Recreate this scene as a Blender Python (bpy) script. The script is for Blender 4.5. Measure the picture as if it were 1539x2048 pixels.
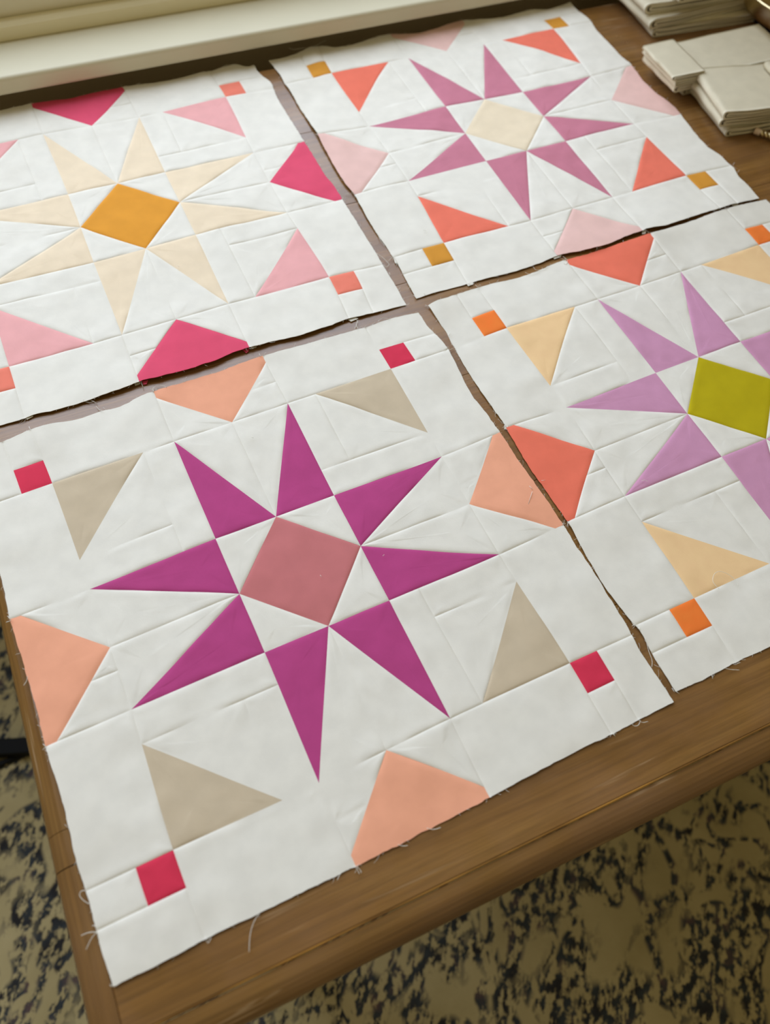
import bpy, bmesh, math, random
import numpy as np
from mathutils import Vector, Matrix, noise

random.seed(7)
for o in list(bpy.data.objects):
    bpy.data.objects.remove(o)
scn = bpy.context.scene
C = scn.collection

# ------------------------------------------------------------------ camera pose (found by resecting the seams of the blocks)
# P: focal length in pixels, pitch, roll, height over the table, border share of a block, then x, y, turn of the four blocks
P = [1564.036945, 1.053437, 0.123511, 0.623293, 0.137883, -0.141909, -0.036841, 0.556385, -0.408128, 0.37702, 0.539257, 0.007613, 0.628273, 0.529025, 0.260512, 0.2184, 0.541921]
MEASURED = {
 'A': [
  [(228, 1972), (411, 1881), (711, 1732), (978, 1594), (1224, 1471), (1346, 1405)],
  [(169, 1783), (346, 1700), (637.6, 1566), (900, 1437), (1139, 1326), (1261, 1271)],
  [(91, 1493), (262, 1419), (529, 1304.4), (778, 1201), (998, 1108.5), (1131, 1047)],
  [(20.5, 1238), (179, 1178), (431, 1078), (667.6, 990), (883, 912.5), (1000, 864)],
  [None, (104, 966), (348, 883), (575, 806.5), (781, 737), (895, 700)],
  [None, (62, 863), (307, 783), (525, 712.6), None, (836, 625)],
 ],
 'B': [
  [None, (49, 837), (278, 762), (498, 694), (699, 640), (811, 610)],
  [None, (18, 733), (244, 670), (457, 607.6), (657.5, 554), (772, 527)],
  [None, None, (187, 524), (391, 469), (574, 425), (681, 399)],
  [None, None, (136, 388), (330, 344.6), (507, 304.5), (613, 282)],
  [None, None, (86, 268), (278, 234), (451, 193), (546, 176)],
  [None, None, (63, 208), (246, 176), (419, 142), (511, 135)],
 ],
 'C': [
  [(832, 597), (936, 568), (1114.5, 511), (1286.5, 462), (1439, 415), (1515.6, 399)],
  [(786.7, 513), (887, 485.5), (1061, 440), (1225, 393), (1372, 350.5), (1462, 331)],
  [(710, 387.5), (816, 361.5), (971.7, 321), (1130.7, 282), (1267, 247), (1359, 228.5)],
  [(636, 268), (738, 252), (890.5, 213), (1045, 183), (1181, 152.5), (1260.5, 130)],
  [(579, 165.5), (663, 146), (816, 115.5), (967, 87.6), (1106, 57), (1179, 44)],
  [(549, 134), (634, 92), (780, 67), (924, 40), (1062, 20), (1154, 19)],
 ],
 'D': [
  [(1348, 1384), (1473, 1326), None, None, None, None],
  [(1271, 1250), (1388, 1196), None, None, None, None],
  [(1134, 1043), (1248.6, 993), (1442, 914), None, None, None],
  [(1011, 855), (1131.5, 814.5), (1311, 745), (1480, 683), None, None],
  [(908, 695), (1013, 655.6), (1195, 599), (1360.6, 543.5), (1516.6, 489.7), None],
  [(855, 612), (955.6, 574), (1131.5, 519.6), (1297, 472), None, (1530, 400.6)],
 ],
}

SIDE = 0.47                     # a block is 47 cm square
TOP = 0.75                      # height of the table top
YAW = math.radians(29.8)
CY, SY = math.cos(YAW), math.sin(YAW)

def to_world(v):                # surveying frame -> room frame (x along the window wall, y towards it)
    return np.array([v[0]*CY + v[1]*SY, -v[0]*SY + v[1]*CY, v[2] + TOP])

FPX, PITCH, ROLL, HGT = P[:4]
f_ = np.array([0, math.cos(PITCH), -math.sin(PITCH)]); r_ = np.array([1., 0, 0]); u_ = np.cross(r_, f_)
R2 = r_*math.cos(ROLL) + u_*math.sin(ROLL)
U2 = u_*math.cos(ROLL) - r_*math.sin(ROLL)
def rotw(v):
    return np.array([v[0]*CY + v[1]*SY, -v[0]*SY + v[1]*CY, v[2]])
CAM = to_world(np.array([0, 0, HGT])); RW, UW, FW = rotw(R2), rotw(U2), rotw(f_)

cd = bpy.data.cameras.new('camera'); cam = bpy.data.objects.new('camera', cd); C.objects.link(cam)
m = Matrix(((RW[0], UW[0], -FW[0], CAM[0]), (RW[1], UW[1], -FW[1], CAM[1]), (RW[2], UW[2], -FW[2], CAM[2]), (0, 0, 0, 1)))
cam.matrix_world = m
cd.sensor_fit = 'HORIZONTAL'; cd.sensor_width = 36; cd.lens = 36*FPX/1539
cd.clip_start = 0.01
cd.dof.use_dof = True; cd.dof.focus_distance = 0.74; cd.dof.aperture_fstop = 5.0
scn.camera = cam

# ------------------------------------------------------------------ light
w = bpy.data.worlds.new('room_light'); scn.world = w; w.use_nodes = True
bg = w.node_tree.nodes['Background']
bg.inputs[0].default_value = (1.0, 0.85, 0.48, 1); bg.inputs[1].default_value = 0.28
def area(name, loc, look, sx, sy, power, col):
    l = bpy.data.lights.new(name, 'AREA'); l.shape = 'RECTANGLE'; l.size = sx; l.size_y = sy; l.energy = power; l.color = col
    o = bpy.data.objects.new(name, l); C.objects.link(o); o.location = loc
    o.rotation_euler = (Vector(look) - Vector(loc)).to_track_quat('-Z', 'Y').to_euler()
    return o
area('window_daylight', (-0.30, 2.3, 2.45), (0.1, 0.4, 0.75), 3.2, 2.5, 129, (0.785, 0.905, 1.10))
scn.view_settings.view_transform = 'Standard'; scn.view_settings.look = 'None'
scn.view_settings.exposure = 0.0; scn.view_settings.gamma = 1.0
scn.view_settings.use_curve_mapping = False

# ------------------------------------------------------------------ helpers
def at(px, py, z=0.0):
    """point at height z over the table top that the photograph shows at px, py"""
    d = FW + RW*(px-769.5)/FPX - UW*(py-1024)/FPX
    t = (TOP + z - CAM[2])/d[2]
    return CAM + d*t

def lin(c):
    return tuple(((x/255)/12.92 if x/255 <= 0.04045 else ((x/255+0.055)/1.055)**2.4) for x in c) + (1,)

def mesh_obj(name, verts, faces, mat, parent=None, smooth=True):
    me = bpy.data.meshes.new(name); me.from_pydata([tuple(v) for v in verts], [], faces); me.update()
    if smooth: me.polygons.foreach_set('use_smooth', [True]*len(me.polygons))
    if mat: me.materials.append(mat)
    o = bpy.data.objects.new(name, me); C.objects.link(o)
    if parent: attach(o, parent)
    return o

def attach(o, parent):
    o.parent = parent
    o.matrix_parent_inverse = Matrix.Translation(parent.location).inverted()

def tag(o, label=None, cat=None, group=None, kind=None):
    if label: o['label'] = label
    if cat: o['category'] = cat
    if group: o['group'] = group
    if kind: o['kind'] = kind
    return o

def empty(name, loc):
    o = bpy.data.objects.new(name, None); C.objects.link(o); o.location = loc; o.empty_display_size = 0.05
    return o

def bm_obj(name, bm, mat, parent=None, smooth=False, bevel=0, seg=2):
    if bevel:
        bmesh.ops.bevel(bm, geom=bm.edges[:], offset=bevel, segments=seg, profile=0.5, affect='EDGES')
    bmesh.ops.recalc_face_normals(bm, faces=bm.faces)
    me = bpy.data.meshes.new(name); bm.to_mesh(me); bm.free()
    if smooth: me.polygons.foreach_set('use_smooth', [True]*len(me.polygons))
    if mat: me.materials.append(mat)
    o = bpy.data.objects.new(name, me); C.objects.link(o)
    if parent: attach(o, parent)
    return o

def box(x0, x1, y0, y1, z0, z1, bm=None):
    bm = bm or bmesh.new()
    bmesh.ops.create_cube(bm, size=1, matrix=Matrix.Translation(((x0+x1)/2, (y0+y1)/2, (z0+z1)/2)) @ Matrix.Diagonal((x1-x0, y1-y0, z1-z0, 1)))
    return bm

def extrude_profile(prof, a, b, axis='x'):
    """closed profile of (across, z) run along one axis from a to b"""
    n = len(prof); V = []
    for t in (a, b):
        for (q, z) in prof: V.append((t, q, z) if axis == 'x' else (q, t, z))
    F = [(i, (i+1) % n, n+(i+1) % n, n+i) for i in range(n)] + [tuple(range(n)), tuple(range(2*n-1, n-1, -1))]
    return V, F

def tube(pts, rad, sides=5):
    pts = [Vector(p) for p in pts]; V = []; F = []
    up = Vector((0, 0, 1))
    for i, p in enumerate(pts):
        d = (pts[min(i+1, len(pts)-1)] - pts[max(i-1, 0)]).normalized()
        a = d.cross(up); a = a.normalized() if a.length > 1e-4 else Vector((1, 0, 0)); b = a.cross(d)
        for k in range(sides):
            t = 2*math.pi*k/sides; V.append(p + (a*math.cos(t) + b*math.sin(t))*rad)
    for i in range(len(pts)-1):
        for k in range(sides):
            F.append((i*sides+k, i*sides+(k+1) % sides, (i+1)*sides+(k+1) % sides, (i+1)*sides+k))
    F.append(tuple(range(sides-1, -1, -1))); F.append(tuple(range((len(pts)-1)*sides, len(pts)*sides)))
    return V, F

def smooth_line(pts, n=6):
    pts = [np.array(p, float) for p in pts]
    if len(pts) < 3: return pts
    out = []
    for i in range(len(pts)-1):
        p0, p1, p2, p3 = pts[max(i-1, 0)], pts[i], pts[i+1], pts[min(i+2, len(pts)-1)]
        for k in range(n):
            t = k/n
            out.append(0.5*((2*p1)+(-p0+p2)*t+(2*p0-5*p1+4*p2-p3)*t*t+(-p0+3*p1-3*p2+p3)*t**3))
    out.append(pts[-1]); return out

# ------------------------------------------------------------------ materials
class NT:
    def __init__(s, name):
        s.m = bpy.data.materials.new(name); s.m.use_nodes = True; s.t = s.m.node_tree
        s.b = s.t.nodes['Principled BSDF']; s.co = s.t.nodes.new('ShaderNodeTexCoord')
    def n(s, typ, **kw):
        nd = s.t.nodes.new(typ)
        for k, v in kw.items():
            if k.startswith('i_'): nd.inputs[int(k[2:])].default_value = v
            else: setattr(nd, k, v)
        return nd
    def l(s, a, b): s.t.links.new(a, b)
    def mapping(s, sc, rot=(0, 0, 0), src='Object'):
        mp = s.n('ShaderNodeMapping'); mp.inputs['Scale'].default_value = sc; mp.inputs['Rotation'].default_value = rot
        s.l(s.co.outputs[src], mp.inputs[0]); return mp.outputs[0]
    def noise(s, vec, scale, detail=4, rough=0.5, dist=0):
        nd = s.n('ShaderNodeTexNoise'); nd.inputs['Scale'].default_value = scale; nd.inputs['Detail'].default_value = detail
        nd.inputs['Roughness'].default_value = rough; nd.inputs['Distortion'].default_value = dist
        s.l(vec, nd.inputs['Vector']); return nd.outputs['Fac']
    def ramp(s, fac, stops, interp='LINEAR'):
        nd = s.n('ShaderNodeValToRGB'); nd.color_ramp.interpolation = interp
        while len(nd.color_ramp.elements) < len(stops): nd.color_ramp.elements.new(0.5)
        for e, (p, c) in zip(nd.color_ramp.elements, stops):
            e.position = p; e.color = c if len(c) == 4 else lin(c)
        s.l(fac, nd.inputs[0]); return nd.outputs[0]
    def mix(s, fac, a, b, typ='MIX'):
        nd = s.n('ShaderNodeMix'); nd.data_type = 'RGBA'; nd.blend_type = typ
        for sock, v in ((nd.inputs[0], fac), (nd.inputs[6], a), (nd.inputs[7], b)):
            if hasattr(v, 'node'): s.l(v, sock)
            else: sock.default_value = v
        return nd.outputs[2]
    def math(s, op, a, b=0.0):
        nd = s.n('ShaderNodeMath'); nd.operation = op
        for i, v in ((0, a), (1, b)):
            if hasattr(v, 'node'): s.l(v, nd.inputs[i])
            else: nd.inputs[i].default_value = v
        return nd.outputs[0]
    def bump(s, h, strength, dist=0.001):
        nd = s.n('ShaderNodeBump'); nd.inputs['Strength'].default_value = strength; nd.inputs['Distance'].default_value = dist
        s.l(h, nd.inputs['Height']); s.l(nd.outputs[0], s.b.inputs['Normal'])
    def set(s, **kw):
        for k, v in kw.items():
            sock = s.b.inputs[k.replace('_', ' ')]
            if hasattr(v, 'node'): s.l(v, sock)
            else: sock.default_value = v

def fabric(name, rgb, sheen=0.0, rough=0.85, spec=0.25):
    t = NT(name); v = t.mapping((1, 1, 1))
    weave = t.noise(t.mapping((1, 1, 1)), 900, 2, 0.6)
    soft = t.noise(v, 60, 3, 0.5)
    base = lin(rgb); dark = tuple(c*0.965 for c in base[:3]) + (1,); lite = tuple(min(c*1.02, 0.9) for c in base[:3]) + (1,)
    t.set(Base_Color=t.ramp(soft, [(0.35, dark), (0.65, lite)]), Roughness=rough)
    t.b.inputs['Specular IOR Level'].default_value = spec
    t.b.inputs['Sheen Weight'].default_value = sheen; t.b.inputs['Sheen Roughness'].default_value = 0.4
    t.bump(t.math('ADD', weave, t.math('MULTIPLY', soft, 2.0)), 0.12, 0.0006)
    return t.m

F = {k: fabric('fabric_'+k, c, s) for k, c, s in (
    ('white', (232, 227, 215), 0.0), ('purple', (184, 68, 128), 0.12), ('dusty_rose', (200, 118, 118), 0.05), ('raspberry', (216, 52, 80), 0.05),
    ('taupe', (204, 186, 158), 0.0), ('peach', (242, 170, 136), 0.05), ('cream', (236, 216, 186), 0.0), ('amber', (224, 152, 46), 0.05),
    ('coral', (238, 130, 108), 0.05), ('pink', (236, 172, 170), 0.05), ('hot_pink', (222, 78, 108), 0.05), ('mauve', (200, 124, 142), 0.05),
    ('buttercream', (234, 216, 186), 0.0), ('ochre', (212, 146, 50), 0.05), ('melon', (238, 120, 96), 0.05), ('blush', (232, 192, 182), 0.02),
    ('orchid', (206, 148, 178), 0.05), ('chartreuse', (186, 168, 4), 0.05), ('orange', (252, 128, 52), 0.05), ('apricot', (244, 204, 152), 0.02),
    ('salmon', (240, 120, 94), 0.05), ('folded_white', (218, 208, 182), 0.0))}
thread_m = fabric('thread_white', (236, 232, 220), 0.0)

def wood(name, axis='x', dark=1.0, worn=False):
    t = NT(name)
    sc = (1.2, 14, 14) if axis == 'x' else (14, 1.2, 14)
    sc2 = (3, 90, 90) if axis == 'x' else (90, 3, 90)
    v = t.mapping(sc); v2 = t.mapping(sc2); v0 = t.mapping((1, 1, 1))
    g = t.noise(v, 1.6, 6, 0.6, 1.2)
    fine = t.noise(v2, 3.0, 5, 0.65, 0.3)
    blot = t.noise(v0, 9, 4, 0.55)
    k = dark
    c = t.ramp(g, [(0.25, tuple(int(x*k) for x in (104, 70, 32))), (0.5, tuple(int(x*k) for x in (134, 94, 46))), (0.78, tuple(int(x*k) for x in (154, 114, 60)))])
    c = t.mix(t.ramp(fine, [(0.3, (0.55, 0.55, 0.55, 1)), (0.6, (0, 0, 0, 1))]), c, lin(tuple(int(x*k) for x in (86, 58, 30))))
    c = t.mix(t.math('MULTIPLY', t.ramp(blot, [(0.42, (0, 0, 0, 1)), (0.7, (1, 1, 1, 1))]), 0.35), c, lin(tuple(int(x*k) for x in (150, 112, 84))))
    # pale scuffs along the grain
    sv = t.mapping((6, 160, 160) if axis == 'x' else (160, 6, 160), (0, 0, 0.08))
    s1 = t.noise(sv, 1.0, 3, 0.7, 0.6); s2 = t.noise(v0, 5, 3, 0.6)
    scuff = t.math('MULTIPLY', t.ramp(s1, [(0.61, (0, 0, 0, 1)), (0.68, (1, 1, 1, 1))]), t.ramp(s2, [(0.47, (0, 0, 0, 1)), (0.6, (1, 1, 1, 1))]))
    c = t.mix(t.math('MULTIPLY', scuff, 0.5), c, lin((198, 168, 130)))
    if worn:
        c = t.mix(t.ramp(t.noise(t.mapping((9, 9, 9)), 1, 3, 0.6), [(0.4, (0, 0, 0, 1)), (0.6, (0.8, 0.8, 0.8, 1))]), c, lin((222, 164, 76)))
    t.set(Base_Color=c, Roughness=t.ramp(t.noise(v0, 12, 3), [(0.3, (0.20, 0.20, 0.20, 1)), (0.7, (0.30, 0.30, 0.30, 1))]))
    t.b.inputs['Specular IOR Level'].default_value = 0.62
    t.bump(t.math('ADD', fine, t.math('MULTIPLY', g, 0.7)), 0.25, 0.0008)
    return t.m
wood_x, wood_y = wood('oiled_wood_along', 'x'), wood('oiled_wood_end_rail', 'y', 0.92)
wood_nose = wood('oiled_wood_nosing', 'x', 0.95)
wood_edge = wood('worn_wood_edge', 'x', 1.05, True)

def paint(name, rgb, rough=0.45):
    t = NT(name); n = t.noise(t.mapping((1, 1, 1)), 14, 3)
    b = lin(rgb); t.set(Base_Color=t.ramp(n, [(0.3, tuple(c*0.96 for c in b[:3])+(1,)), (0.7, b)]), Roughness=rough); t.bump(n, 0.05); return t.m
sill_m = paint('sill_paint', (212, 204, 176), 0.55)
frame_m = paint('frame_paint', (226, 218, 190), 0.35)
stop_m = paint('stop_paint', (240, 230, 196), 0.35)
wall_m = paint('wall_paint', (196, 180, 148), 0.8)

t = NT('window_glass')
tr = t.n('ShaderNodeBsdfTransparent'); gl = t.n('ShaderNodeBsdfGlossy'); gl.inputs['Roughness'].default_value = 0.02
mx = t.n('ShaderNodeMixShader'); mx.inputs[0].default_value = 0.06; t.l(tr.outputs[0], mx.inputs[1]); t.l(gl.outputs[0], mx.inputs[2])
t.l(mx.outputs[0], t.t.nodes['Material Output'].inputs[0]); glass_m = t.m

t = NT('brass'); t.set(Base_Color=lin((226, 208, 164)), Metallic=1.0, Roughness=0.3)
t.bump(t.noise(t.mapping((1, 1, 1)), 40, 2), 0.05); brass_m = t.m
t = NT('black_metal'); t.set(Base_Color=lin((8, 8, 9)), Metallic=0.0, Roughness=0.7); t.b.inputs['Specular IOR Level'].default_value = 0.2; t.bump(t.noise(t.mapping((1, 1, 1)), 200, 2), 0.1); black_m = t.m
t = NT('navy_matte'); t.set(Base_Color=lin((18, 20, 50)), Roughness=0.9); t.bump(t.noise(t.mapping((1, 1, 1)), 400, 2), 0.3); navy_m = t.m
t = NT('pale_pink_plastic'); t.set(Base_Color=lin((226, 200, 176)), Roughness=0.4); t.bump(t.noise(t.mapping((1, 1, 1)), 300, 2), 0.05); tip_m = t.m

# floor boards and rug
t = NT('floor_boards'); v = t.mapping((1, 8, 1)); g = t.noise(v, 3, 5, 0.6, 0.8)
t.set(Base_Color=t.ramp(g, [(0.3, (96, 66, 42)), (0.7, (140, 100, 66))]), Roughness=0.45); t.bump(g, 0.1); floor_m = t.m

t = NT('rug_pile')
warp = t.n('ShaderNodeTexNoise'); warp.inputs['Scale'].default_value = 5; warp.inputs['Detail'].default_value = 2
t.l(t.co.outputs['Object'], warp.inputs['Vector'])
addv = t.n('ShaderNodeVectorMath'); addv.operation = 'MULTIPLY_ADD'
t.l(warp.outputs['Color'], addv.inputs[0]); addv.inputs[1].default_value = (0.16, 0.16, 0); t.l(t.co.outputs['Object'], addv.inputs[2])
r0 = t.n('ShaderNodeMapping'); r0.inputs['Rotation'].default_value = (0, 0, math.radians(36)); t.l(addv.outputs[0], r0.inputs[0])
rot = t.n('ShaderNodeMapping'); rot.inputs['Scale'].default_value = (1.25, 0.75, 1)
t.l(r0.outputs[0], rot.inputs[0])
r1 = t.n('ShaderNodeMapping'); r1.inputs['Rotation'].default_value = (0, 0, math.radians(36)); t.l(t.co.outputs['Object'], r1.inputs[0])
n1 = t.noise(rot.outputs[0], 8.0, 2, 0.5, 0.3)                       # curling scroll outlines: a contour band of a warped noise
band = t.ramp(t.math('ABSOLUTE', t.math('SUBTRACT', n1, 0.5)), [(0.035, (1, 1, 1, 1)), (0.075, (0, 0, 0, 1))])
n2 = t.noise(rot.outputs[0], 17, 2, 0.5, 0.5)
band2 = t.ramp(t.math('ABSOLUTE', t.math('SUBTRACT', n2, 0.5)), [(0.035, (1, 1, 1, 1)), (0.08, (0, 0, 0, 1))])
area_m = t.ramp(t.noise(t.mapping((1, 1, 1)), 4.2, 2), [(0.44, (0, 0, 0, 1)), (0.56, (1, 1, 1, 1))])
st = t.n('ShaderNodeMapping'); st.inputs['Scale'].default_value = (88, 46, 1); t.l(r1.outputs[0], st.inputs[0])
brk = t.ramp(t.noise(st.outputs[0], 1.0, 4, 0.6), [(0.45, (0, 0, 0, 1)), (0.53, (1, 1, 1, 1))])    # worn away in flecks
mask = t.math('MULTIPLY', t.math('MAXIMUM', band, t.math('MULTIPLY', band2, area_m)), brk)
ink = t.ramp(t.noise(t.mapping((1, 1, 1)), 30, 3), [(0.35, (34, 32, 34)), (0.55, (52, 58, 62)), (0.75, (98, 74, 70))])
ground = t.ramp(t.noise(t.mapping((1, 1, 1)), 7, 4, 0.6), [(0.3, (164, 148, 104)), (0.7, (188, 172, 128))])
pile = t.noise(t.mapping((1, 1, 1)), 520, 2)
t.set(Base_Color=t.mix(mask, ground, ink), Roughness=0.95)
t.bump(t.math('ADD', pile, t.math('MULTIPLY', mask, -0.8)), 0.5, 0.002)
rug_m = t.m

# ------------------------------------------------------------------ the room
def struct(o, label=None):
    o['kind'] = 'structure'
    if label: o['label'] = label
    return o
struct(bm_obj('floor', box(-2.2, 3.0, -2.2, 1.06, -0.05, 0), floor_m), 'dark wooden floor under the patterned rug')
WY = 1.055                        # inner face of the window wall
wx0, wx1, wz1 = -1.5, 0.85, 2.95
SZ0, SZ1 = TOP + 0.018, TOP + 0.040
bm = box(-2.2, 3.0, WY, WY+0.14, -0.05, SZ0)
box(-2.2, wx0, WY, WY+0.14, SZ0, 3.3, bm); box(wx1, 3.0, WY, WY+0.14, SZ0, 3.3, bm); box(wx0, wx1, WY, WY+0.14, wz1, 3.3, bm)
struct(bm_obj('wall_back', bm, wall_m), 'shaded taupe wall below the window sill')
struct(bm_obj('baseboard_back', box(-2.2, 3.0, WY-0.015, WY-0.0005, 0.0, 0.12), sill_m, bevel=0.003), 'cream baseboard along the window wall')
# the sill: a board with a softly rounded nose
y0s = 1.0; rr = 0.005
prof = [(WY-0.0005, SZ0+0.0005), (y0s+rr, SZ0+0.0005)] + [(y0s+rr-rr*math.sin(a), SZ0+rr-rr*math.cos(a)) for a in np.linspace(0.2, math.pi/2, 5)] + \
       [(y0s+rr-rr*math.cos(a), SZ1-rr+rr*math.sin(a)) for a in np.linspace(0, math.pi/2, 6)] + [(WY+0.09, SZ1), (WY+0.09, SZ0+0.0005)]
V, Fc = extrude_profile(prof, wx0-0.12, wx1+0.35)
struct(mesh_obj('trim_1', V, Fc, sill_m, smooth=False), 'cream painted window sill board above the table')
win = empty('window_1', (0, WY+0.07, SZ1)); win['kind'] = 'structure'; win['label'] = 'cream framed window above the sill, mostly out of view'
fy = 1.0735
V, Fc = extrude_profile([(fy, SZ1+0.0003), (fy, SZ1+0.016), (fy+0.004, SZ1+0.020), (fy+0.014, SZ1+0.020), (fy+0.014, SZ1+0.0003)], wx0+0.002, wx1-0.002)
mesh_obj('frame_stop', V, Fc, stop_m, win, False)
V, Fc = extrude_profile([(fy+0.0145, SZ1+0.0005), (fy+0.0145, SZ1+0.062), (fy+0.018, SZ1+0.066), (fy+0.05, SZ1+0.066), (fy+0.05, SZ1+0.0005)], wx0+0.06, wx1-0.06)
mesh_obj('sash_rail', V, Fc, frame_m, win, False)
for a, b in ((wx0+0.002, wx0+0.058), (wx1-0.058, wx1-0.002), ((wx0+wx1)/2-0.02, (wx0+wx1)/2+0.02)):
    zlo = SZ1+0.067 if abs(a-(wx0+wx1)/2) < 0.1 else SZ1+0.0205
    bm_obj('frame_stile', box(a, b, fy+0.0145, fy+0.05, zlo, wz1-0.062), frame_m, win, bevel=0.003)
bm_obj('frame_head', box(wx0+0.002, wx1-0.002, fy+0.0145, fy+0.05, wz1-0.06, wz1-0.002), frame_m, win, bevel=0.003)
mid = (wx0+wx1)/2
for a, b in ((wx0+0.06, mid-0.022), (mid+0.022, wx1-0.06)):
    bm_obj('pane', box(a, b, fy+0.03, fy+0.034, SZ1+0.068, wz1-0.062), glass_m, win)

rug = bm_obj('area_rug', box(-1.6, 2.1, -1.75, 0.95, 0.0005, 0.009), rug_m, bevel=0.003)
tag(rug, 'tan and charcoal distressed patterned rug on the floor under the table', 'rug')

# ------------------------------------------------------------------ the table
table = empty('wooden_table', (0.9, 0.48, 0))
tag(table, 'brown wooden table with rounded front edge under the quilt blocks', 'table')
TX0, TX1, TY0, TY1, TH = -0.1640, 1.95, -0.016, 0.9825, 0.032
JX = -0.141                      # joint between the end rail and the boards
JY = 0.0085                      # joint between the boards and the front nosing
ys = np.linspace(JY, TY1, 8)
for i in range(7):
    a, b = ys[i]+0.0001, ys[i+1]-0.0001
    o = bm_obj('plank', box(JX+0.0003, TX1, a, b, TOP-0.024, TOP), wood_x, table, bevel=0.0004 if i else 0.0007, seg=1)
def bull(w, th, drop=0.0, n=9, face=-1):
    """rail section: flat inside, full round outside"""
    pr = [(w, TOP-th), (w, TOP-drop)]
    r = th/2 - drop/2; cz = TOP-th/2-drop/2; rx = r*1.15
    pr += [(rx - rx*math.sin(a), cz + r*math.cos(a)) for a in np.linspace(0, math.pi, n)]
    return pr
# front nosing
pr = [(TY0+q, z) for q, z in bull(JY-TY0-0.0018, 0.034, 0.0022, 15)]
V, Fc = extrude_profile(pr, TX0+0.002, TX1)
o = mesh_obj('front_nosing', V, Fc, wood_nose, table, False)
# worn lip that catches the light above the groove
V, Fc = extrude_profile([(JY-0.0013, TOP-0.0060), (JY-0.0013, TOP-0.0014), (JY-0.0004, TOP-0.0003), (JY+0.00005, TOP-0.0003), (JY+0.00005, TOP-0.0060)], JX+0.001, TX1)
mesh_obj('worn_lip', V, Fc, wood_edge, table, False)
# end rail in two lengths, rounded outside
for a, b in ((JY+0.0004, 0.1246), (0.1254, 0.1506), (0.1510, TY1)):
    pr = [(TX0+q, z) for q, z in bull(JX-TX0, 0.034, 0.0004, 13)]
    V, Fc = extrude_profile(pr, a, b, 'y')
    mesh_obj('end_rail', V, Fc, wood_y, table, False)
pr = bull(0.024, 0.034, 0.0022, 13)
bm_obj('apron', box(TX0+0.05, TX1-0.05, 0.035, 0.055, TOP-0.12, TOP-0.0245), wood_x, table, bevel=0.002)
bm_obj('apron', box(TX0+0.05, TX1-0.05, TY1-0.055, TY1-0.035, TOP-0.12, TOP-0.0245), wood_x, table, bevel=0.002)
for x in (TX0+0.045, TX1-0.11):
    for y in (0.03, TY1-0.10):
        bm = bmesh.new()
        bmesh.ops.create_cone(bm, cap_ends=True, segments=20, radius1=0.022, radius2=0.034, depth=TOP-0.13-0.009, matrix=Matrix.Translation((x+0.035, y+0.035, (TOP-0.13+0.009)/2)))
        box(x, x+0.07, y, y+0.07, TOP-0.13, TOP-0.034, bm)
        bm_obj('leg', bm, wood_x, table)

# ------------------------------------------------------------------ quilt blocks
E5 = P[4]; ES = (1-2*E5)/3
TG = np.array([0, E5, E5+ES, E5+2*ES, E5+3*ES, 1.0])
# height of the cloth at the 6 x 6 seam crossings, in mm over the table, front row first
LIFT = {
 'A': [[1, 1, 1.2, 1.2, 1, 1], [1.2, 1, 1, 1, 1, 1], [1.5, 1, 1.2, 1.2, 1, 1], [1.5, 1, 1.2, 1.2, 1, 1], [1.5, 1, 1, 1, 1, 1], [1.5, 1.2, 1.5, 1.5, 1.2, 1]],
 'B': [[1.5, 1.5, 4, 4.5, 2.5, 1.2], [1.2, 1.2, 1.5, 1.8, 1.2, 1], [1, 1, 1.2, 1.2, 1, 1], [1, 1, 1.2, 1.2, 1, 1.2], [1.5, 1, 1, 1, 1, 1.5], [3, 2, 2, 3, 4, 3]],
 'C': [[1.2, 1.5, 3, 4.5, 3.5, 1.5], [1.8, 1.2, 1.5, 1.8, 1.5, 1.5], [3, 1, 1.2, 1.2, 1, 1.5], [3.5, 1, 1.2, 1.2, 1, 2], [3, 1, 1, 1, 1, 2.5], [3, 4, 2, 3, 4, 3]],
 'D': [[1, 1, 1.5, 1.5, 1.5, 1.5], [2, 1, 1, 1, 1.2, 1.5], [2, 1, 1.2, 1.2, 1, 2], [1.8, 1, 1.2, 1.2, 1, 2], [1.2, 1, 1, 1, 1, 2], [1.5, 1.5, 1.5, 2, 2, 2]]}

def rigid(k):
    x, y, th = P[5+3*k:8+3*k]
    return x, y, math.cos(th), math.sin(th)
def rigid_world(k, u, v):
    x, y, c, s = rigid(k); X = u*SIDE; Y = v*SIDE
    fx = x + X*c - Y*s; fy_ = y + X*s + Y*c
    return np.stack([fx*CY + fy_*SY, -fx*SY + fy_*CY], -1)

def block_grid(k, n):
    D = np.full((6, 6, 3), np.nan)
    for j in range(6):
        for i in range(6):
            r = rigid_world(k, TG[i], TG[j]); z = LIFT[n][j][i]/1000
            g = MEASURED[n][j][i]
            if g is not None:
                if j == 5 and n in 'BC':
                    best = None
                    for zz in np.linspace(0.0015, 0.03, 40):
                        q = at(g[0], g[1], zz); d = np.hypot(*(q[:2]-r))
                        if best is None or d < best[0]: best = (d, zz)
                    z = best[1]
                q = at(g[0], g[1], z)
                D[j, i] = (q[0]-r[0], q[1]-r[1], z)
                if np.hypot(D[j, i, 0], D[j, i, 1]) > 0.02: D[j, i] = np.nan
    for j in range(6):
        for i in range(6):
            if np.isnan(D[j, i, 0]):
                D[j, i] = (0, 0, LIFT[n][j][i]/1000)
    return D


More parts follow.
